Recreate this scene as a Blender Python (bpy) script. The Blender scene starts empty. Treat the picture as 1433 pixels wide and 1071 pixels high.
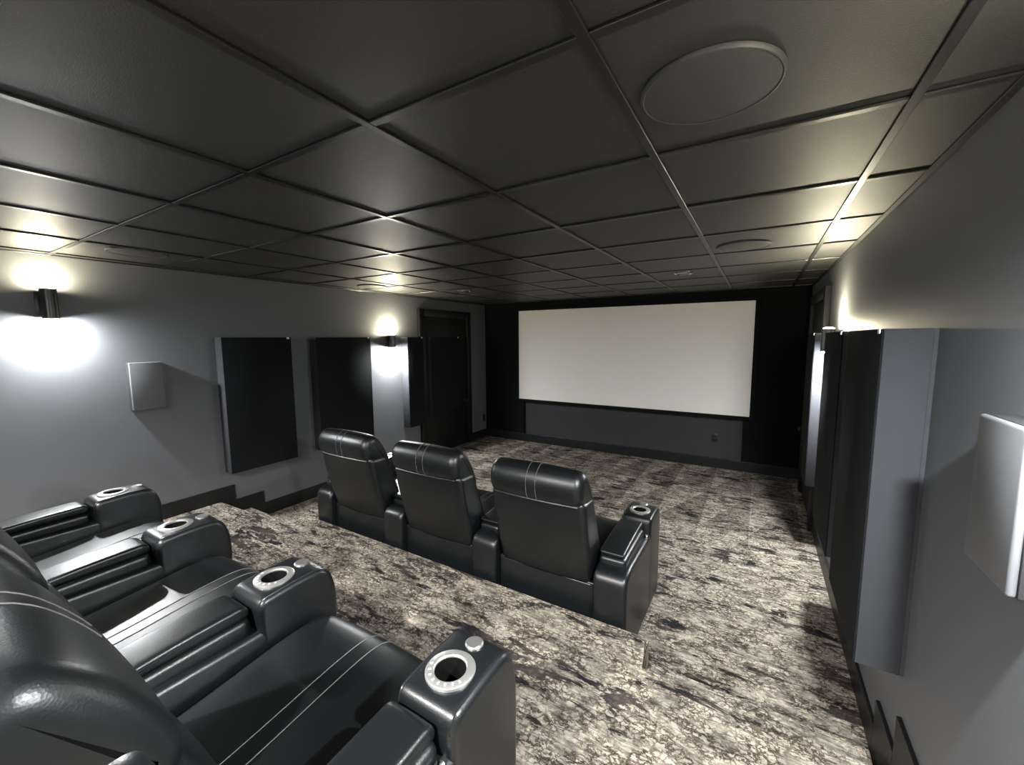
import bpy, bmesh, math, random
from mathutils import Vector, Matrix
random.seed(7)
C = bpy.context.scene.collection
S = bpy.context.scene

# ------------------------------------------------------------------ camera
FPX = 573.04
YAW, PITCH, ROLL = 0.542817, -0.107484, -0.006402
cy, sy, cp, sp, cr, sr = math.cos(YAW), math.sin(YAW), math.cos(PITCH), math.sin(PITCH), math.cos(ROLL), math.sin(ROLL)
fwd = Vector((-sy*cp, cy*cp, sp)); rt = Vector((cy, sy, 0)); up = rt.cross(fwd)
rt, up = cr*rt + sr*up, -sr*rt + cr*up
cam_d = bpy.data.cameras.new('camera'); cam = bpy.data.objects.new('camera', cam_d); C.objects.link(cam)
cam_d.sensor_width = 36.0; cam_d.lens = FPX/1433*36; cam_d.clip_start = 0.02
M = Matrix.Identity(4)
for i in range(3):
    M[i][0] = rt[i]; M[i][1] = up[i]; M[i][2] = -fwd[i]
cam.matrix_world = M
S.camera = cam

# ------------------------------------------------------------------ world, exposure
w = bpy.data.worlds.new('world'); S.world = w; w.use_nodes = True
w.node_tree.nodes['Background'].inputs[0].default_value = (0.5, 0.55, 0.6, 1)
w.node_tree.nodes['Background'].inputs[1].default_value = 0.02
vs = S.view_settings
S.display_settings.display_device = 'sRGB'
vs.view_transform = 'Standard'; vs.look = 'None'; vs.gamma = 1.0; vs.use_curve_mapping = False
vs.exposure = 1.0

LAMP_UP_NEAR, LAMP_UP_FAR = 650.0, 1250.0
LAMP_DOWN = {'near_left': 2500.0, 'near_right': 4000.0, 'far': 3300.0}     # radiance of the lamp domes
REAR_CANS = {'right': 95.0, 'middle': 95.0}
WARM = (1.0, 0.90, 0.64); COOL = (0.96, 0.985, 1.0)

def area(name, loc, direction, size, power, color, parent=None, shape='DISK', size_y=None):
    d = bpy.data.lights.new(name, 'AREA'); d.shape = shape; d.size = size
    if size_y: d.size_y = size_y
    d.energy = power; d.color = color
    o = bpy.data.objects.new(name, d); C.objects.link(o)
    o.location = loc; o.rotation_euler = Vector(direction).to_track_quat('-Z', 'Y').to_euler()
    if parent: o.parent = parent
    return o

# room extents (camera at the origin, metres)
XL, XR, YB, YF = -4.10, 0.49, -1.15, 5.95
ZC, ZF, ZP = 0.575, -1.72, -1.45

# ------------------------------------------------------------------ node helpers
def mat(name, base=(0.1,0.1,0.1), rough=0.6, metal=0.0, spec=0.5):
    m = bpy.data.materials.new(name); m.use_nodes = True
    b = m.node_tree.nodes['Principled BSDF']
    b.inputs['Base Color'].default_value = (*base, 1); b.inputs['Roughness'].default_value = rough
    b.inputs['Metallic'].default_value = metal; b.inputs['Specular IOR Level'].default_value = spec
    return m
def N(m, t, **kw):
    n = m.node_tree.nodes.new(t)
    for k, v in kw.items(): setattr(n, k, v)
    return n
def L(m, a, b): m.node_tree.links.new(a, b)
def bsdf(m): return m.node_tree.nodes['Principled BSDF']
def add_bump(m, scale, strength, dist=0.002, kind='noise', detail=4, coord='Object'):
    tc = N(m, 'ShaderNodeTexCoord')
    if kind == 'noise':
        t = N(m, 'ShaderNodeTexNoise'); t.inputs['Detail'].default_value = detail; out = t.outputs['Fac']
    else:
        t = N(m, 'ShaderNodeTexVoronoi'); out = t.outputs['Distance']
    t.inputs['Scale'].default_value = scale
    L(m, tc.outputs[coord], t.inputs['Vector'])
    b = N(m, 'ShaderNodeBump'); b.inputs['Strength'].default_value = strength; b.inputs['Distance'].default_value = dist
    L(m, out, b.inputs['Height']); L(m, b.outputs['Normal'], bsdf(m).inputs['Normal'])
    return t
def vary(m, c0, c1, scale, lo=0.35, hi=0.65, detail=3):
    tc = N(m, 'ShaderNodeTexCoord'); t = N(m, 'ShaderNodeTexNoise'); t.inputs['Scale'].default_value = scale
    t.inputs['Detail'].default_value = detail
    r = N(m, 'ShaderNodeValToRGB'); e = r.color_ramp.elements
    e[0].position = lo; e[0].color = (*c0, 1); e[1].position = hi; e[1].color = (*c1, 1)
    L(m, tc.outputs['Object'], t.inputs['Vector']); L(m, t.outputs['Fac'], r.inputs['Fac']); L(m, r.outputs['Color'], bsdf(m).inputs['Base Color'])

# ------------------------------------------------------------------ materials
m_wall = mat('grey_wall_paint', (0.085, 0.088, 0.092), 0.5, spec=0.35)
vary(m_wall, (0.096, 0.100, 0.106), (0.110, 0.114, 0.120), 1.2)
add_bump(m_wall, 220, 0.12, 0.001)
m_wallf = mat('screen_wall_paint', (0.034, 0.034, 0.033), 0.7, spec=0.25); add_bump(m_wallf, 220, 0.12, 0.001)
m_tile = mat('dark_ceiling_tile', (0.05, 0.05, 0.048), 0.52, spec=0.7)
vary(m_tile, (0.010, 0.011, 0.012), (0.021, 0.021, 0.020), 160, 0.3, 0.7, 2)
add_bump(m_tile, 260, 0.5, 0.0012, detail=3)
m_bar = mat('black_grid_metal', (0.009, 0.0095, 0.010), 0.34, spec=0.6)
m_plenum = mat('plenum_black', (0.01, 0.01, 0.01), 0.9)
m_base = mat('black_baseboard_paint', (0.007, 0.0075, 0.008), 0.42, spec=0.4)
m_frame = mat('grey_panel_edge', (0.036, 0.038, 0.042), 0.8, spec=0.2)
m_fabric = mat('black_acoustic_fabric', (0.008, 0.009, 0.010), 0.9, spec=0.15)
add_bump(m_fabric, 900, 0.4, 0.0008, kind='voronoi')
m_black = mat('black_masking_fabric', (0.006, 0.0065, 0.007), 0.95, spec=0.1); add_bump(m_black, 900, 0.3, 0.0006, kind='voronoi')
m_door = mat('black_door_paint', (0.006, 0.0065, 0.007), 0.45, spec=0.35)
m_screen = mat('matte_screen', (0.78, 0.75, 0.68), 0.85, spec=0.15)
m_leather = mat('black_leather', (0.0040, 0.0054, 0.0062), 0.37, spec=0.65)
add_bump(m_leather, 260, 0.28, 0.0006, kind='voronoi')
m_thread = mat('grey_thread', (0.11, 0.11, 0.105), 0.6)
m_piping = mat('black_piping', (0.012, 0.013, 0.014), 0.3, spec=0.5)
m_steel = mat('brushed_steel', (0.50, 0.50, 0.48), 0.38, metal=0.8)
m_knob = mat('turned_steel', (0.60, 0.60, 0.59), 0.3, metal=0.9)
m_chrome = mat('chrome', (0.75, 0.75, 0.74), 0.12, metal=1.0)
m_print = mat('ring_marks', (0.62, 0.62, 0.60), 0.5)
m_well = mat('black_plastic', (0.006, 0.006, 0.006), 0.25)
m_spk = mat('grey_speaker_grille', (0.105, 0.107, 0.112), 0.45, spec=0.5); add_bump(m_spk, 500, 0.2, 0.0005, kind='voronoi')
m_spkb = mat('black_speaker_body', (0.02, 0.02, 0.022), 0.5)
m_cspk = mat('dark_grille', (0.035, 0.036, 0.036), 0.55, spec=0.4); add_bump(m_cspk, 700, 0.3, 0.0006, kind='voronoi')
m_clip = mat('bright_clip', (0.75, 0.75, 0.75), 0.3, metal=0.6)
m_sconce = mat('black_sconce_metal', (0.02, 0.018, 0.017), 0.3, spec=0.6)
m_outlet = mat('black_outlet_plastic', (0.012, 0.012, 0.013), 0.4)
def lamp(name, col, st):
    m = mat(name, (0.9, 0.9, 0.9), 0.5)
    bsdf(m).inputs['Emission Color'].default_value = (*col, 1); bsdf(m).inputs['Emission Strength'].default_value = st
    return m
m_lamp_near = lamp('lamp_glow_upper_near', WARM, LAMP_UP_NEAR); m_lamp_far = lamp('lamp_glow_upper_far', WARM, LAMP_UP_FAR)
m_lamp_down = {k: lamp('lamp_glow_lower_' + k, COOL, v) for k, v in LAMP_DOWN.items()}

def carpet():
    m = mat('patterned_carpet', (0.3,0.3,0.3), 0.95, spec=0.05)
    g = N(m, 'ShaderNodeNewGeometry')
    # fold the vertical axis into y so risers continue the pattern
    sep = N(m, 'ShaderNodeSeparateXYZ'); L(m, g.outputs['Position'], sep.inputs[0])
    yz = N(m, 'ShaderNodeMath', operation='SUBTRACT'); L(m, sep.outputs['Y'], yz.inputs[0]); L(m, sep.outputs['Z'], yz.inputs[1])
    xz = N(m, 'ShaderNodeMath', operation='MULTIPLY_ADD'); L(m, sep.outputs['Z'], xz.inputs[0]); xz.inputs[1].default_value = 0.7; L(m, sep.outputs['X'], xz.inputs[2])
    def vec(sx, sy_):
        a = N(m, 'ShaderNodeMath', operation='MULTIPLY'); a.inputs[1].default_value = sx; L(m, xz.outputs[0], a.inputs[0])
        b = N(m, 'ShaderNodeMath', operation='MULTIPLY'); b.inputs[1].default_value = sy_; L(m, yz.outputs[0], b.inputs[0])
        c = N(m, 'ShaderNodeCombineXYZ'); L(m, a.outputs[0], c.inputs[0]); L(m, b.outputs[0], c.inputs[1]); return c
    def noise(v, sc, det=5, rough=0.6, dist=0.0):
        t = N(m, 'ShaderNodeTexNoise'); t.inputs['Scale'].default_value = sc; t.inputs['Detail'].default_value = det
        t.inputs['Roughness'].default_value = rough; t.inputs['Distortion'].default_value = dist
        L(m, v.outputs[0], t.inputs['Vector']); return t
    def ramp(src, stops):
        r = N(m, 'ShaderNodeValToRGB'); e = r.color_ramp.elements
        while len(e) < len(stops): e.new(0.5)
        for k, (p, c) in enumerate(stops): e[k].position = p; e[k].color = (c[0], c[1], c[2], 1)
        L(m, src, r.inputs['Fac']); return r
    def mix(mode, fac, a, b):
        x = N(m, 'ShaderNodeMix', data_type='RGBA', blend_type=mode)
        if isinstance(fac, float): x.inputs[0].default_value = fac
        else: L(m, fac, x.inputs[0])
        L(m, a, x.inputs[6]); L(m, b, x.inputs[7]); return x.outputs[2]
    base = ramp(noise(vec(6, 14), 1.0, 5, 0.65).outputs['Fac'], [(0.32, (0.14, 0.125, 0.105)), (0.45, (0.275, 0.248, 0.208)), (0.62, (0.43, 0.393, 0.328))])
    # thin wandering dark veins round small cells
    wv = noise(vec(26, 26), 1.0, 4, 0.7)
    v0 = vec(34, 50); vadd = N(m, 'ShaderNodeVectorMath', operation='MULTIPLY_ADD')
    L(m, wv.outputs['Color'], vadd.inputs[0]); vadd.inputs[1].default_value = (3.2, 3.2, 0); L(m, v0.outputs[0], vadd.inputs[2])
    vo = N(m, 'ShaderNodeTexVoronoi', feature='DISTANCE_TO_EDGE'); vo.inputs['Scale'].default_value = 1.0
    L(m, vadd.outputs[0], vo.inputs['Vector'])
    vein = ramp(vo.outputs['Distance'], [(0.0, (0.10, 0.085, 0.08)), (0.09, (0.42, 0.39, 0.37)), (0.2, (1, 1, 1))])
    vmask = ramp(noise(vec(8, 12), 1.0, 3).outputs['Fac'], [(0.36, (0.35, 0.35, 0.35)), (0.55, (1, 1, 1))])
    col = mix('MULTIPLY', vmask.outputs[0], base.outputs[0], vein.outputs[0])
    # fine sideways streaks, stronger on the open lower floor
    st = ramp(noise(vec(9, 75), 1.0, 4, 0.7, 0.9).outputs['Fac'], [(0.36, (0.12, 0.11, 0.105)), (0.47, (0.75, 0.73, 0.71)), (0.6, (1.15, 1.12, 1.08))])
    col = mix('MULTIPLY', 0.68, col, st.outputs[0])
    # ragged dark brown and black patches drawn out sideways, gathered in clusters
    pn = noise(vec(4.6, 14), 1.0, 9, 0.72, 0.5); cl = noise(vec(1.3, 2.8), 1.0, 3, 0.5)
    ma = N(m, 'ShaderNodeMath', operation='MULTIPLY_ADD'); L(m, cl.outputs['Fac'], ma.inputs[0]); ma.inputs[1].default_value = 0.55; L(m, pn.outputs['Fac'], ma.inputs[2])
    patch = ramp(ma.outputs[0], [(0.688, (1, 1, 1)), (0.715, (0.0, 0.0, 0.0))])
    pc = ramp(noise(vec(3, 7), 1.0, 2).outputs['Fac'], [(0.42, (0.020, 0.019, 0.021)), (0.6, (0.07, 0.056, 0.050))])
    col = mix('MIX', patch.outputs[0], col, mix('MULTIPLY', 0.5, pc.outputs[0], vein.outputs[0]))
    # brushed pile wedges on the open floor by the screen
    def fr(src, sc, off=0.0):
        a = N(m, 'ShaderNodeMath', operation='MULTIPLY_ADD'); a.inputs[1].default_value = sc; a.inputs[2].default_value = off; L(m, src, a.inputs[0])
        b = N(m, 'ShaderNodeMath', operation='FRACT'); L(m, a.outputs[0], b.inputs[0]); return b
    gt = N(m, 'ShaderNodeMath', operation='GREATER_THAN'); L(m, fr(sep.outputs['X'], 2.5, 20).outputs[0], gt.inputs[0]); L(m, fr(sep.outputs['Y'], 0.95, 0.25).outputs[0], gt.inputs[1])
    g2 = N(m, 'ShaderNodeMath', operation='GREATER_THAN'); L(m, sep.outputs['Y'], g2.inputs[0]); g2.inputs[1].default_value = 3.7
    g3 = N(m, 'ShaderNodeMath', operation='MULTIPLY'); L(m, gt.outputs[0], g3.inputs[0]); L(m, g2.outputs[0], g3.inputs[1])
    wed = ramp(g3.outputs[0], [(0.0, (1.05, 1.05, 1.05)), (1.0, (0.66, 0.65, 0.65))])
    col = mix('MULTIPLY', 1.0, col, wed.outputs[0])
    L(m, col, bsdf(m).inputs['Base Color'])
    bp = N(m, 'ShaderNodeBump'); bp.inputs['Strength'].default_value = 0.6; bp.inputs['Distance'].default_value = 0.004
    L(m, noise(vec(260, 260), 1.0, 2).outputs['Fac'], bp.inputs['Height']); L(m, bp.outputs['Normal'], bsdf(m).inputs['Normal'])
    return m
m_carpet = carpet()

# ------------------------------------------------------------------ mesh helpers
def link(name, bm, m, parent=None, loc=None, sharp=35, smooth=True):
    me = bpy.data.meshes.new(name)
    bmesh.ops.recalc_face_normals(bm, faces=bm.faces)
    bm.to_mesh(me); bm.free()
    if smooth:
        for p in me.polygons: p.use_smooth = True
        me.set_sharp_from_angle(angle=math.radians(sharp))
    me.materials.append(m)
    o = bpy.data.objects.new(name, me); C.objects.link(o)
    if parent: o.parent = parent
    if loc: o.location = loc
    return o
def box(bm, x0, x1, y0, y1, z0, z1, bev=0.0, seg=2):
    r = bmesh.ops.create_cube(bm, size=1.0); vs_ = r['verts']
    for v in vs_:
        v.co = Vector(((x0+x1)/2 + v.co.x*(x1-x0), (y0+y1)/2 + v.co.y*(y1-y0), (z0+z1)/2 + v.co.z*(z1-z0)))
    if bev > 0:
        es = list({e for v in vs_ for e in v.link_edges})
        bmesh.ops.bevel(bm, geom=es, offset=bev, segments=seg, affect='EDGES', profile=0.5)
    return bm
def B(x0, x1, y0, y1, z0, z1, bev=0.0, seg=2): return box(bmesh.new(), x0, x1, y0, y1, z0, z1, bev, seg)
def inset_ctrl(pts, d):
    # mitred inset of the control polygon; corner radii shrink with the inset
    k = len(pts); P = [Vector(p[:2]) for p in pts]
    ar = sum(P[i].x*P[(i+1) % k].y - P[(i+1) % k].x*P[i].y for i in range(k)); sg = 1 if ar > 0 else -1
    out = []
    for i in range(k):
        e0 = (P[i]-P[i-1]).normalized(); e1 = (P[(i+1) % k]-P[i]).normalized()
        n0 = Vector((-e0.y, e0.x))*sg; n1 = Vector((-e1.y, e1.x))*sg
        b = n0+n1; q = b.normalized(); c = max(q.dot(n0), 0.45)
        p = P[i] + q*(d/c)
        out.append((p.x, p.y, max(pts[i][2] - d*0.6, 0.002)))
    return out
def round_poly(pts, n=5):
    """pts: (y, z, r) -> closed list with rounded corners"""
    out = []; k = len(pts)
    for i in range(k):
        p = Vector(pts[i][:2]); a = Vector(pts[i-1][:2]); b = Vector(pts[(i+1) % k][:2]); r = pts[i][2]
        da, db = (a-p), (b-p); ra = min(r, da.length*0.49); rb = min(r, db.length*0.49)
        if r < 1e-4: out.append(p); continue
        p0 = p + da.normalized()*ra; p1 = p + db.normalized()*rb
        for j in range(n+1):
            t = j/n; out.append(p0*(1-t)**2 + p*2*t*(1-t) + p1*t*t)
    return out
def offset_poly(P, d):
    k = len(P); area_ = sum(P[i].x*P[(i+1) % k].y - P[(i+1) % k].x*P[i].y for i in range(k)); s = 1 if area_ > 0 else -1
    out = []
    for i in range(k):
        t = (P[(i+1) % k] - P[i-1]); 
        if t.length < 1e-9: out.append(P[i]); continue
        t.normalize(); nrm = Vector((-t.y, t.x))*s
        out.append(P[i] + nrm*d)
    return out
def loft(bm, pts, x0, x1, r=0.02, crown=0.0, n=5, mid=8, taper=None):
    """extrude a (y,z) profile along x with rounded ends and a slight crown"""
    W = x1 - x0; sl = []
    for j in range(n): 
        th = (math.pi/2)*j/n; sl.append((x0 + r*(1-math.cos(th)), r*(1-math.sin(th))))
    for j in range(mid+1): sl.append((x0 + r + (W-2*r)*j/mid, 0.0))
    for j in range(n-1, -1, -1):
        th = (math.pi/2)*j/n; sl.append((x1 - r*(1-math.cos(th)), r*(1-math.sin(th))))
    rings = []
    for x, ins in sl:
        u = (x-x0)/W*2-1; c = crown*(1-u*u)
        Q = round_poly(inset_ctrl(pts, ins - c))
        rings.append([bm.verts.new((x, q.x, q.y)) for q in Q])
    k = len(rings[0])
    for a, b in zip(rings[:-1], rings[1:]):
        for i in range(k): bm.faces.new((a[i], a[(i+1) % k], b[(i+1) % k], b[i]))
    bm.faces.new(rings[0]); bm.faces.new(list(reversed(rings[-1])))
    return bm
def tube(bm, path, r, seg=6, closed=False):
    P = [Vector(p) for p in path]; rings = []; k = len(P)
    for i, p in enumerate(P):
        t = (P[min(i+1, k-1)] - P[max(i-1, 0)]) if not closed else (P[(i+1) % k] - P[i-1])
        t.normalize(); a = t.cross(Vector((0, 0, 1)));
        if a.length < 0.1: a = t.cross(Vector((1, 0, 0)))
        a.normalize(); b = t.cross(a)
        rings.append([bm.verts.new(p + a*r*math.cos(2*math.pi*j/seg) + b*r*math.sin(2*math.pi*j/seg)) for j in range(seg)])
    m_ = k if closed else k-1
    for i in range(m_):
        A, Bq = rings[i], rings[(i+1) % k]
        for j in range(seg): bm.faces.new((A[j], A[(j+1) % seg], Bq[(j+1) % seg], Bq[j]))
    if not closed: bm.faces.new(rings[0]); bm.faces.new(list(reversed(rings[-1])))
    return bm
def lathe(bm, prof, c=(0, 0, 0), seg=32, cap0=True, cap1=True, axis='Z'):
    rings = []
    for r, z in prof:
        ring = []
        for j in range(seg):
            a = 2*math.pi*j/seg; p = (r*math.cos(a), r*math.sin(a), z)
            if axis == 'Y': p = (p[0], p[2], p[1])
            ring.append(bm.verts.new((c[0]+p[0], c[1]+p[1], c[2]+p[2])))
        rings.append(ring)
    for a, b in zip(rings[:-1], rings[1:]):
        for j in range(seg): bm.faces.new((a[j], a[(j+1) % seg], b[(j+1) % seg], b[j]))
    if cap0: bm.faces.new(rings[0])
    if cap1: bm.faces.new(list(reversed(rings[-1])))
    return bm
def empty(name, loc, label, cat, group=None):
    o = bpy.data.objects.new(name, None); C.objects.link(o); o.location = loc; o.empty_display_size = 0.1
    tag(o, label, cat, group); return o
def tag(o, label, cat, group=None):
    o['label'] = label; o['category'] = cat
    if group: o['group'] = group
    return o
def struct(name, bm, m, label, cat, **kw):
    o = link(name, bm, m, **kw); o['kind'] = 'structure'; tag(o, label, cat); return o
def copy_tree(o, parent=None):
    c = o.copy(); C.objects.link(c)
    if parent: c.parent = parent
    for ch in list(o.children): copy_tree(ch, c)
    return c

# ------------------------------------------------------------------ room shell
T = 0.12
struct('floor', B(XL-T, XR+T, YB-T, YF+T, ZF-0.1, ZF), m_carpet, 'lower floor of cream and black streaked carpet in front of the screen', 'floor')
wl = struct('wall_left', B(XL-T, XL, YB-T, YF+T, ZF, ZC+0.15), m_wall, 'long dark grey painted wall on the left with acoustic panels', 'wall')
wr = struct('wall_right', B(XR, XR+T, YB-T, YF+T, ZF, ZC+0.15), m_wall, 'long dark grey painted wall on the right beside the camera', 'wall')
wf = struct('wall_front', B(XL, XR, YF, YF+T, ZF, ZC+0.15), m_wallf, 'dark grey end wall behind the projection screen', 'wall')
wb = struct('wall_back', B(XL, XR, YB-T, YB, ZF, ZC+0.15), m_wall, 'dark grey wall behind the rear row of recliners', 'wall')

# raised platform: straight sides at y=1.70, middle tongue to y=1.925, two side steps
def prism(pts, z0, z1, bev=0.0):
    bm = bmesh.new(); a = [bm.verts.new((x, y, z0)) for x, y in pts]; b = [bm.verts.new((x, y, z1)) for x, y in pts]
    k = len(pts)
    for i in range(k): bm.faces.new((a[i], a[(i+1) % k], b[(i+1) % k], b[i]))
    bm.faces.new(list(reversed(a))); top = bm.faces.new(b)
    if bev:
        bmesh.ops.bevel(bm, geom=[e for e in top.edges], offset=bev, segments=3, affect='EDGES')
    return bm
XPR = 0.442
plat = struct('seating_platform', prism([(XL+.001, YB+.001), (XPR, YB+.001), (XPR, 1.70), (-0.39, 1.70), (-0.39, 1.925), (-3.20, 1.925), (-3.20, 1.70), (XL+.001, 1.70)], ZF, ZP, 0.016),
              m_carpet, 'raised carpeted platform carrying the rear row of recliners', 'platform')
s1 = struct('platform_step', prism([(XL+.015, 1.702), (-3.202, 1.702), (-3.202, 1.94), (XL+.015, 1.94)], ZF, (ZF+ZP)/2, 0.016), m_carpet, 'small carpeted step beside the left wall at the platform edge', 'step')
s2 = struct('platform_step', prism([(-0.388, 1.702), (XPR, 1.702), (XPR, 1.94), (-0.388, 1.94)], ZF, (ZF+ZP)/2, 0.016), m_carpet, 'small carpeted step at the platform edge near the right wall', 'step')

# baseboards (stepped profile follows the platform)
def stepped_board(x0, x1):
    bm = bmesh.new()
    box(bm, x0, x1, YB+.002, 1.81, ZF, -1.325, .003); box(bm, x0, x1, 1.8101, 2.06, ZF, -1.47, .003); box(bm, x0, x1, 2.0601, YF-.052, ZF, -1.59, .003)
    return bm
struct('baseboard_left', stepped_board(XL, XL+.0145), m_base, 'black baseboard stepping down along the left wall', 'baseboard', smooth=False)
struct('baseboard_right', stepped_board(XR-.0145, XR), m_base, 'black baseboard stepping down along the right wall', 'baseboard', smooth=False)
struct('trim_1', B(XPR+.001, XR-.015, YB+.002, 1.70, ZF, -1.47, 0.003), m_base, 'black board filling the gap between platform carpet and right wall', 'trim', smooth=False)
struct('baseboard_front', B(XL+.015, XR-.015, YF-.064, YF-.051, ZF, -1.59, 0.003), m_base, 'black baseboard under the projection screen', 'baseboard', smooth=False)

# masking: black fabric around the screen
mk = link('masking_panel', B(XL+.002, -3.33, YF-.05, YF-.001, ZF+.001, ZC-.002, 0.004), m_black); tag(mk, 'tall black fabric panel filling the wall left of the screen', 'panel'); mk['kind'] = 'structure'
mk = link('masking_panel', B(-0.13, XR-.002, YF-.05, YF-.001, ZF+.001, ZC-.002, 0.004), m_black); tag(mk, 'tall black fabric panel filling the wall right of the screen', 'panel'); mk['kind'] = 'structure'
mk = link('masking_panel', B(-3.328, -0.132, YF-.05, YF-.001, 0.40, ZC-.002, 0.004), m_black); tag(mk, 'black fabric strip between the screen top and the ceiling', 'panel'); mk['kind'] = 'structure'
mk = link('baseboard_infill', B(-3.328, -0.132, YF-.05, YF-.001, ZF+.001, -1.60, 0.0), m_base); tag(mk, 'black plinth board behind the baseboard under the screen', 'trim'); mk['kind'] = 'structure'

# ------------------------------------------------------------------ ceiling
ceil = struct('ceiling', B(XL, XR, YB, YF, ZC+.03, ZC+.13), m_plenum, 'suspended ceiling of square black tiles in a black metal grid', 'ceiling')
GX = [XL] + [-0.317 + 0.6096*k for k in range(-6, 2)] + [XR]
GY = [YB] + [0.1934 + 0.6096*k for k in range(-2, 10)] + [YF]
tile_cache = {}
for i in range(len(GX)-1):
    for j in range(len(GY)-1):
        x0, x1, y0, y1 = GX[i]+.004, GX[i+1]-.004, GY[j]+.004, GY[j+1]-.004
        key = (round(x1-x0, 3), round(y1-y0, 3))
        if key not in tile_cache:
            hx, hy = (x1-x0)/2, (y1-y0)/2
            bm = B(-hx, hx, -hy, hy, 0, 0.016, 0.0015, 1)
            o = link('ceiling_tile', bm, m_tile, parent=ceil, smooth=False); tile_cache[key] = o
        else:
            o = tile_cache[key].copy(); C.objects.link(o)
        o.location = ((x0+x1)/2, (y0+y1)/2, ZC+.0005+random.uniform(0, .0012))
        o.rotation_euler = (random.uniform(-.0012, .0012), random.uniform(-.0012, .0012), 0)
for i, x in enumerate(GX):
    a, b = x-.012, x+.012
    if i == 0: a, b = XL, XL+.022
    if i == len(GX)-1: a, b = XR-.022, XR
    link('wall_angle' if i in (0, len(GX)-1) else 'main_runner', B(a, b, YB, YF, ZC-.007, ZC, .0012, 1), m_bar, parent=ceil, smooth=False)
for j, y in enumerate(GY):
    if j in (0, len(GY)-1):
        link('wall_angle', B(XL+.022, XR-.022, YB if j == 0 else YF-.022, YB+.022 if j == 0 else YF, ZC-.007, ZC, .0012, 1), m_bar, parent=ceil, smooth=False); continue
    for i in range(len(GX)-1):
        link('cross_tee', B(GX[i]+(.022 if i == 0 else .012), GX[i+1]-(.022 if i == len(GX)-2 else .012), y-.012, y+.012, ZC-.0062, ZC, .0012, 1), m_bar, parent=ceil, smooth=False)

# ceiling speakers
def ceiling_speaker(x, y, label):
    t = empty('ceiling_speaker', (x, y, ZC), label, 'speaker', 'round ceiling speakers')
    link('trim_ring', lathe(bmesh.new(), [(0.144, 0.0), (0.144, -.009), (0.146, -.0105), (0.149, -.0095), (0.152, -.004), (0.152, 0.0)], seg=64, cap0=False, cap1=False), m_cspk, parent=t)
    link('grille', lathe(bmesh.new(), [(0.1435, -.001), (0.1435, -.0085), (0.10, -.0112), (0.05, -.0122), (0.001, -.0125)], seg=64, cap0=True, cap1=True), m_cspk, parent=t)
ceiling_speaker(-0.13, 1.11, 'large round ceiling speaker nearest the camera, in a pale lit tile')
ceiling_speaker(-0.118, 3.03, 'round ceiling speaker before the screen, near the right wall')
ceiling_speaker(-3.50, 1.09, 'round ceiling speaker above the first wall light on the left')
ceiling_speaker(-3.64, 3.10, 'small looking round ceiling speaker near the far left wall light')
def downlight(x, y, label, power=0.0):
    t = empty('recessed_light', (x, y, ZC), label, 'light', 'recessed ceiling lights')
    link('trim_ring', lathe(bmesh.new(), [(0.055, 0.0), (0.056, -.006), (0.062, -.0105), (0.074, -.010), (0.082, -.003), (0.082, 0)], seg=40, cap0=False, cap1=False), m_chrome, parent=t)
    link('baffle', lathe(bmesh.new(), [(0.0545, -.001), (0.0545, -.006), (0.03, -.003), (0.001, -.003)], seg=40, cap0=True, cap1=True), m_well, parent=t)
    if power:
        a = area('lamp_light', (0, 0, -.012), (0, 0, -1), .10, power, (1.0, 0.97, 0.95), parent=t); a.data.spread = math.radians(150)
downlight(-0.62, -1.02, 'lit recessed ceiling light behind the camera on the right', REAR_CANS['right'])
downlight(-1.84, -1.02, 'lit recessed ceiling light behind the middle of the rear row', REAR_CANS['middle'])
downlight(-3.11, 4.04, 'unlit recessed ceiling light before the left door')
downlight(-0.62, 4.03, 'unlit recessed ceiling light in front of the screen, near its right side')

# ------------------------------------------------------------------ screen
t = empty('projection_screen', ((-3.41-.065)/2, YF-.05, -0.28), 'wide matte white projection screen in a thin black frame', 'screen')
sx, sz = 1.672, 0.722
link('screen_surface', B(-sx, sx, -.022, -.016, -sz, sz), m_screen, parent=t, smooth=False)
bm = bmesh.new()
fw = 0.045
for a in [(-sx-fw, sx+fw, sz, sz+fw), (-sx-fw, sx+fw, -sz-fw, -sz), (-sx-fw, -sx, -sz, sz), (sx, sx+fw, -sz, sz)]:
    box(bm, a[0], a[1], -.04, 0, a[2], a[3], .003, 1)
link('screen_frame', bm, m_black, parent=t, smooth=False)

# ------------------------------------------------------------------ doors near the front on both side walls
def door(name, side, y0, y1, ztop, label):
    X = XL if side < 0 else XR; s = -side
    t = bpy.data.objects.new(name, None); C.objects.link(t); t.location = (X, (y0+y1)/2, ZF); t['kind'] = 'structure'; tag(t, label, 'door')
    h = (y1-y0)/2; zt = ztop-ZF; cw = 0.10; e = 0.045
    def bx(a, b, y0_, y1_, z0, z1, bev=.003):
        lo, hi = sorted((s*a, s*b)); return B(lo, hi, y0_, y1_, z0, z1, bev)
    link('door_casing', bx(.0005, e, -h, -h+cw, 0.001, zt), m_door, parent=t)
    link('door_casing', bx(.0005, e, h-cw, h, 0.001, zt), m_door, parent=t)
    link('door_casing', bx(.0005, e, -h+cw, h-cw, zt-cw, zt), m_door, parent=t)
    link('door_slab', bx(.0005, .018, -h+cw+.003, h-cw-.003, 0.008, zt-cw-.003), m_door, parent=t)
    kb = lathe(bmesh.new(), [(0.026, 0), (0.026, .006), (0.010, .010), (0.010, .035), (0.022, .042), (0.028, .055), (0.022, .068), (0.001, .072)], seg=24, axis='Z')
    bmesh.ops.rotate(kb, verts=kb.verts, matrix=Matrix.Rotation(s*math.pi/2, 3, 'Y')); bmesh.ops.translate(kb, verts=kb.verts, vec=(s*.018, h-cw-.07, 0.72))
    link('door_knob', kb, m_door, parent=t)
    return t
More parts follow.
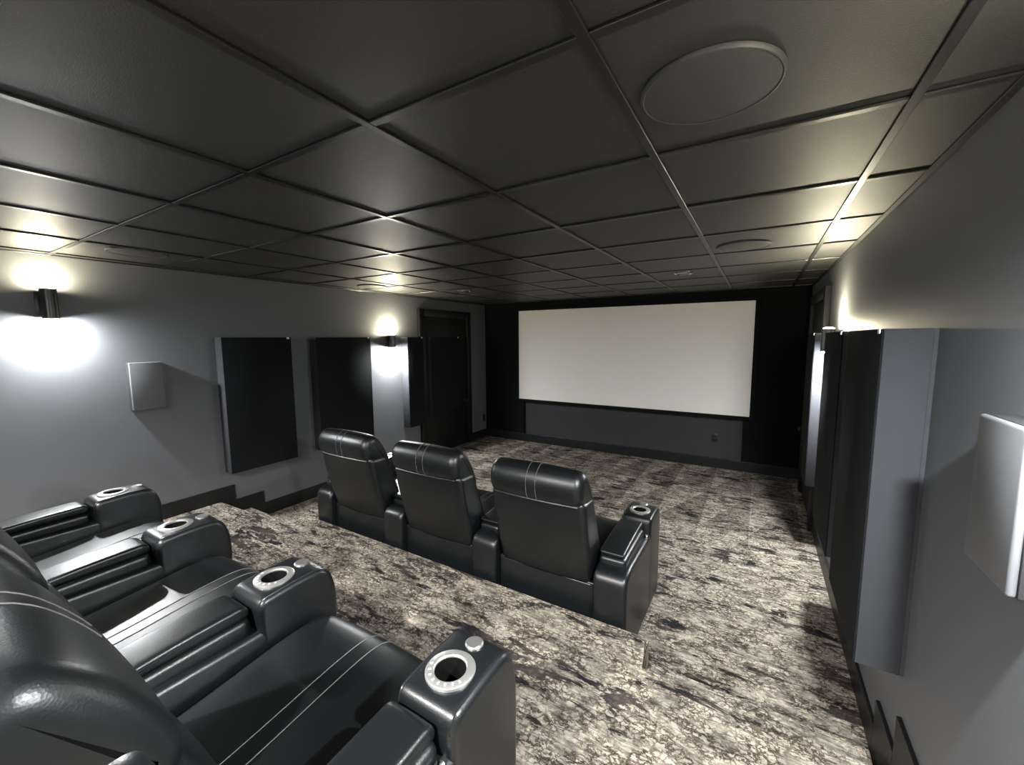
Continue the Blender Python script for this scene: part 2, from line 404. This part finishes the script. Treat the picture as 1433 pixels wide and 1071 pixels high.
door('door_1', -1, 4.25, 5.43, 0.42, 'black door in a black casing on the left wall near the screen')
door('door_2', 1, 4.32, 5.50, 0.42, 'black door in a black casing on the right wall near the screen')

# ------------------------------------------------------------------ acoustic panels
def acoustic_panel(side, y0, y1, thick, z0, z1, label, off=0.0):
    X = XL if side < 0 else XR; s = -side
    t = empty('acoustic_panel', (X, (y0+y1)/2, z0), label, 'acoustic panel', 'fabric acoustic panels on the side walls')
    h = (y1-y0)/2; H = z1-z0
    lo, hi = sorted((s*(off+.012), s*(off+thick)))
    fa, fb = sorted((s*(off+.012), s*(off+thick-.006)))
    link('panel_frame', B(fa, fb, -h, h, 0, H, .002, 2), m_frame, parent=t)
    fa, fb = sorted((s*(off+thick-.006), s*(off+thick)))
    link('fabric_face', B(fa, fb, -h, h, 0, H, .0025, 2), m_fabric, parent=t)
    lo, hi = sorted((s*(off+.0005), s*(off+.012)))
    link('backing_board', B(lo, hi, -h+.001, h-.001, .001, H-.001), m_frame, parent=t)
    cyy = (h-.03) if side < 0 else (-h+.03)
    lo, hi = sorted((s*(off+thick-.004), s*(off+thick+.004)))
    link('corner_clip', B(lo, hi, cyy-.012, cyy+.012, H-.016, H+.002, .001, 1), m_clip, parent=t)
Z0, Z1 = -1.19, 0.024
acoustic_panel(-1, 1.745, 2.36, .125, Z0, Z1, 'tall black acoustic panel on the left wall, nearest the wall speaker')
acoustic_panel(-1, 2.63, 3.33, .125, Z0, Z1, 'tall black acoustic panel on the left wall, just before the far wall light')
acoustic_panel(-1, 3.93, 4.225, .13, Z0, Z1, 'narrow acoustic panel between the far left wall light and the black door')
acoustic_panel(-1, 4.43, 5.08, .06, Z0+.1, Z1, 'flat black acoustic panel hung on the left door', off=.018)
acoustic_panel(1, 1.83, 2.44, .14, Z0, Z1, 'large acoustic panel on the right wall with its grey side facing the camera')
acoustic_panel(1, 2.68, 3.32, .13, Z0, Z1, 'black acoustic panel on the right wall, second from the camera')
acoustic_panel(1, 3.93, 4.22, .13, Z0, Z1, 'narrow acoustic panel past the right wall light, its side edge brightly lit')
acoustic_panel(1, 4.52, 5.1, .06, Z0+.1, Z1, 'flat black acoustic panel hung on the right door', off=.018)

# ------------------------------------------------------------------ wall speakers
def wall_speaker(side, y0, y1, z0, z1, label):
    X = XL if side < 0 else XR; s = -side
    t = empty('wall_speaker', (X, (y0+y1)/2, z0), label, 'speaker', 'grey surround speakers on the side walls')
    h = (y1-y0)/2; H = z1-z0
    lo, hi = sorted((s*.0005, s*.048)); link('cabinet', B(lo, hi, -h, h, 0, H, .004), m_spkb, parent=t)
    lo, hi = sorted((s*.048, s*.063)); link('grille', B(lo, hi, -h, h, 0, H, .007, 3), m_spk, parent=t)
wall_speaker(-1, 1.14, 1.345, -0.53, -0.165, 'grey rectangular speaker on the left wall below the near wall light')
wall_speaker(1, 1.115, 1.31, -0.50, -0.172, 'grey rectangular speaker on the right wall at the picture edge')

# ------------------------------------------------------------------ wall lights
def sconce(side, y, z0, z1, label, near):
    X = XL if side < 0 else XR; s = -side
    t = empty('wall_sconce', (X, y, z0), label, 'wall light', 'up and down wall lights')
    H = z1-z0; r = .041; cx = s*.072
    bm = lathe(bmesh.new(), [(r-.003, 0.012), (r-.003, 0), (r, 0), (r, H), (r-.003, H), (r-.003, H-.012)], c=(cx, 0, 0), seg=40, cap0=False, cap1=False)
    link('lamp_housing', bm, m_sconce, parent=t)
    lo, hi = sorted((s*.0005, s*.014)); link('back_plate', B(lo, hi, -.055, .055, H*.1, H*.9, .003), m_sconce, parent=t)
    lo, hi = sorted((s*.012, s*.040)); link('bracket', B(lo, hi, -.018, .018, H*.3, H*.7, .002), m_sconce, parent=t)
    for z in (0.0025, H-.0025):
        link('end_plate', lathe(bmesh.new(), [(r-.004, z-.002), (r-.004, z+.002)], c=(cx, 0, 0), seg=32), m_sconce, parent=t)
    q = .033
    dome = [(q*math.cos(math.radians(a)), q*.27*math.sin(math.radians(a))) for a in (0, 18, 36, 54, 72, 88)]
    link('lamp_dome', lathe(bmesh.new(), [(a, H+b) for a, b in dome], c=(cx, 0, 0), seg=24), m_lamp_near if near else m_lamp_far, parent=t)
    link('lamp_dome', lathe(bmesh.new(), [(a, -b) for a, b in dome], c=(cx, 0, 0), seg=24), m_lamp_down['far' if not near else 'near_left' if side < 0 else 'near_right'], parent=t)
sconce(-1, 0.775, 0.145, 0.345, 'black cylinder wall light on the left wall above the rear recliners', True)
sconce(-1, 3.72, -0.11, 0.055, 'black cylinder wall light on the left wall beyond the front recliners', False)
sconce(1, 0.765, 0.145, 0.345, 'black cylinder wall light on the right wall beside the rear recliners', True)
sconce(1, 3.70, -0.11, 0.055, 'black cylinder wall light on the right wall hidden past the acoustic panels', False)

# ------------------------------------------------------------------ outlets
def outlet(loc, face, label):
    t = empty('wall_outlet', loc, label, 'outlet')
    if face == 'x':
        link('cover_plate', B(.0003, .006, -.035, .035, -.057, .057, .002), m_outlet, parent=t)
        for dz in (-.02, .02): link('socket', B(.006, .008, -.016, .016, dz-.014, dz+.014, .001), m_door, parent=t)
    else:
        link('cover_plate', B(-.035, .035, -.006, -.0003, -.057, .057, .002), m_outlet, parent=t)
        for dz in (-.02, .02): link('socket', B(-.016, .016, -.008, -.006, dz-.014, dz+.014, .001), m_door, parent=t)
outlet((XL, 5.83, -1.385), 'x', 'black power outlet low on the left wall beyond the door')
outlet((-0.452, YF, -1.325), 'y', 'black power outlet low on the end wall under the screen')

# ------------------------------------------------------------------ recliners
def cut(o, cutter_bm):
    me = bpy.data.meshes.new('cutter'); bmesh.ops.recalc_face_normals(cutter_bm, faces=cutter_bm.faces); cutter_bm.to_mesh(me); cutter_bm.free()
    c = bpy.data.objects.new('cutter', me); C.objects.link(c)
    md = o.modifiers.new('hole', 'BOOLEAN'); md.operation = 'DIFFERENCE'; md.object = c; md.solver = 'EXACT'
    dg = bpy.context.evaluated_depsgraph_get(); dg.update()
    nm = bpy.data.meshes.new_from_object(o.evaluated_get(dg)); old = o.data
    o.modifiers.clear(); o.data = nm; nm.name = old.name
    for p in nm.polygons: p.use_smooth = True
    nm.set_sharp_from_angle(angle=math.radians(35))
    bpy.data.objects.remove(c)

AW = 0.18                       # armrest width
def make_arm(parent, xc, mount=False):
    x0, x1 = xc-AW/2, xc+AW/2
    body = link('armrest', loft(bmesh.new(), [(0.0, 0.03, .01), (0.78, 0.03, .01), (0.78, 0.45, .03), (0.56, 0.52, .02), (0.10, 0.525, .04), (0.0, 0.50, .06)], x0, x1, r=.022, crown=.003), m_leather, parent=parent)
    pad = link('arm_pad', loft(bmesh.new(), [(0.10, 0.572, .008), (0.11, 0.560, .008), (0.512, 0.566, .008), (0.516, 0.590, .012), (0.498, 0.608, .015), (0.30, 0.602, .1), (0.105, 0.582, .015)], x0+.002, x1-.042, r=.012, crown=.002), m_leather, parent=body)
    link('arm_roll', loft(bmesh.new(), [(0.09, 0.53, .02), (0.10, 0.505, .01), (0.512, 0.505, .01), (0.516, 0.545, .02), (0.505, 0.567, .02), (0.30, 0.563, .1), (0.10, 0.555, .02)], x0+.002, x1-.032, r=.022, crown=.002), m_leather, parent=body)
    pp = [(0.795, 0.035, .01), (0.525, 0.035, .01), (0.522, 0.590, .018), (0.535, 0.620, .02), (0.66, 0.628, .05), (0.765, 0.624, .045), (0.797, 0.54, .05), (0.800, 0.45, .03)]
    pod = link('cup_console', loft(bmesh.new(), pp, x0-.002, x1+.002, r=.020, crown=.004), m_leather, parent=body)
    cyl = lathe(bmesh.new(), [(0.043, 0.50), (0.043, 0.70)], c=(xc, 0.622, 0), seg=40)
    cut(pod, cyl)
    zt = 0.631
    link('cup_ring', lathe(bmesh.new(), [(0.040, zt-.012), (0.040, zt+.001), (0.043, zt+.004), (0.058, zt+.004), (0.063, zt+.001), (0.063, zt-.006), (0.0435, zt-.012), (0.040, zt-.012)], c=(xc, 0.622, 0), seg=48, cap0=False, cap1=False), m_steel, parent=body)
    link('cup_well', lathe(bmesh.new(), [(0.0395, zt-.002), (0.0395, 0.535), (0.030, 0.530), (0.001, 0.530)], c=(xc, 0.622, 0), seg=40, cap0=False, cap1=True), m_well, parent=body)
    for k in range(8):
        a = math.radians(195 + k*20)
        bm = B(-.0022, .0022, -.0036, .0036, 0, .0008)
        bmesh.ops.rotate(bm, verts=bm.verts, matrix=Matrix.Rotation(a+math.pi/2, 3, 'Z'))
        bmesh.ops.translate(bm, verts=bm.verts, vec=(xc+.0515*math.cos(a), 0.622+.0515*math.sin(a), zt+.0038))
        link('ring_mark', bm, m_print, parent=body, smooth=False)
    link('control_knob', lathe(bmesh.new(), [(0.025, 0.615), (0.025, 0.633), (0.021, 0.636), (0.012, 0.635), (0.001, 0.635)], c=(xc, 0.722, 0), seg=36, cap0=False), m_knob, parent=body)
    P = round_poly(pp)
    top = [p for p in P if p.y > 0.40]
    for xs in (x0+.012, x1-.012):
        path = [(xs, p.x, p.y) for p in offset_poly(P, .0012) if p.y > 0.35]
        link('piping', tube(bmesh.new(), path, .0032), m_piping, parent=body)
    if mount:
        link('tray_mount', lathe(bmesh.new(), [(0.016, .515), (0.016, .532), (0.012, .538), (0.001, .540)], c=(x1-.014, 0.49, 0), seg=24, cap0=False), m_chrome, parent=body)
    return body

SEAT_PITCH = 0.787
def make_recliner(both):
    t = bpy.data.objects.new('recliner', None); C.objects.link(t)
    make_arm(t, -SEAT_PITCH/2)
    if both: make_arm(t, SEAT_PITCH/2, True)
    hw = 0.3
    link('base_frame', loft(bmesh.new(), [(0.045, 0.02, .01), (0.66, 0.02, .01), (0.66, 0.30, .01), (0.16, 0.30, .01), (0.14, 0.415, .01), (0.045, 0.415, .012)], -hw, hw, r=.012), m_leather, parent=t)
    link('seam', tube(bmesh.new(), [(-hw+.02, .043, .402), (-.1, .041, .402), (.1, .041, .402), (hw-.02, .043, .402)], .0022), m_piping, parent=t)
    cp_ = [(0.17, 0.31, .02), (0.16, 0.43, .05), (0.35, 0.445, .1), (0.60, 0.475, .12), (0.735, 0.475, .07), (0.785, 0.40, .06), (0.78, 0.30, .02)]
    cu = link('seat_cushion', loft(bmesh.new(), cp_, -hw, hw, r=.030, crown=.014, mid=12), m_leather, parent=t)
    P = round_poly(cp_)
    for xs in (-.028, .028):
        path = [(xs, p.x, p.y) for p in offset_poly(P, -.0145) if p.y > 0.33 and p.x > .2]
        link('stitch_line', tube(bmesh.new(), path, .0016), m_thread, parent=cu)
    fr = link('footrest', loft(bmesh.new(), [(0.72, 0.06, .02), (0.70, 0.29, .02), (0.775, 0.292, .03), (0.79, 0.08, .03)], -hw, hw, r=.02, crown=.006), m_leather, parent=t)
    # backrest shell leaning backwards
    bp_ = [(0.045, 0.40, .02), (0.230, 0.42, .04), (0.212, 0.54, .08), (0.145, 0.72, .1), (0.080, 0.885, .03), (-0.070, 0.885, .03), (-0.045, 0.72, .1)]
    bk = link('backrest', loft(bmesh.new(), bp_, -.285, .285, r=.035, crown=.010, mid=12), m_leather, parent=t)
    link('back_cushion', loft(bmesh.new(), [(0.12, 0.42, .03), (0.245, 0.44, .05), (0.236, 0.54, .08), (0.170, 0.70, .08), (0.130, 0.785, .03), (0.05, 0.78, .03)], -.215, .215, r=.030, crown=.014, mid=12), m_leather, parent=bk)
    e0 = [(-.250, -.072, .866), (-.12, -.082, .866), (0, -.085, .866), (.12, -.082, .866), (.250, -.072, .866)]
    link('piping', tube(bmesh.new(), e0, .0075), m_leather, parent=bk)
    hp = [(-0.098, 0.885, .035), (-0.112, 0.985, .06), (-0.060, 1.048, .05), (0.012, 1.038, .07), (0.090, 0.93, .10), (0.140, 0.81, .05), (0.124, 0.757, .03), (0.050, 0.795, .05)]
    hd = link('headrest', loft(bmesh.new(), hp, -.277, .277, r=.048, crown=.010, n=7, mid=12), m_leather, parent=t)
    P = round_poly(hp)
    for xs in (-.028, .028):
        path = [(xs, p.x, p.y) for p in offset_poly(P, -.0105)]
        path = [q for q in path if not (q[1] < .16 and q[2] < .90 and q[1] > -.08)]
        # rotate list so it starts after the gap
        path = sorted(path, key=lambda q: math.atan2(q[2]-.90, -(q[1]-.05)) if q[2] >= .80 else 9)
        link('stitch_line', tube(bmesh.new(), [q for q in path if q[2] > .86], .0016), m_thread, parent=hd)
    for sgn in (-1, 1):
        link('foot', lathe(bmesh.new(), [(0.022, 0.0), (0.022, 0.028)], c=(sgn*.25, .12, 0), seg=16), m_well, parent=t)
        link('foot', lathe(bmesh.new(), [(0.022, 0.0), (0.022, 0.028)], c=(sgn*.25, .58, 0), seg=16), m_well, parent=t)
    return t
one = make_recliner(False); two = make_recliner(True)
XA = -0.62            # centre line of the rightmost armrest, rear row
REAR_Y, FRONT_Y = 0.10, 1.94
rows = [
 (REAR_Y, ZP, XA, 'rear row of recliners', ['black leather recliner against the left wall side of the rear row', 'middle black leather recliner of the rear row', 'nearest black leather recliner, rightmost of the rear row, with two armrests']),
 (FRONT_Y, ZF, -0.60, 'front row of recliners', ['leftmost black leather recliner of the front row, seen from behind', 'middle black leather recliner of the front row, seen from behind', 'rightmost recliner of the front row, seen from behind, with two armrests']),
]
first = {id(one): True, id(two): True}
for y, z, xa, grp, labels in rows:
    for k in range(3):
        src = two if k == 2 else one
        o = src if first[id(src)] else copy_tree(src)
        first[id(src)] = False
        o.location = (xa - SEAT_PITCH*(2.5-k), y, z)
        tag(o, labels[k], 'recliner', grp)
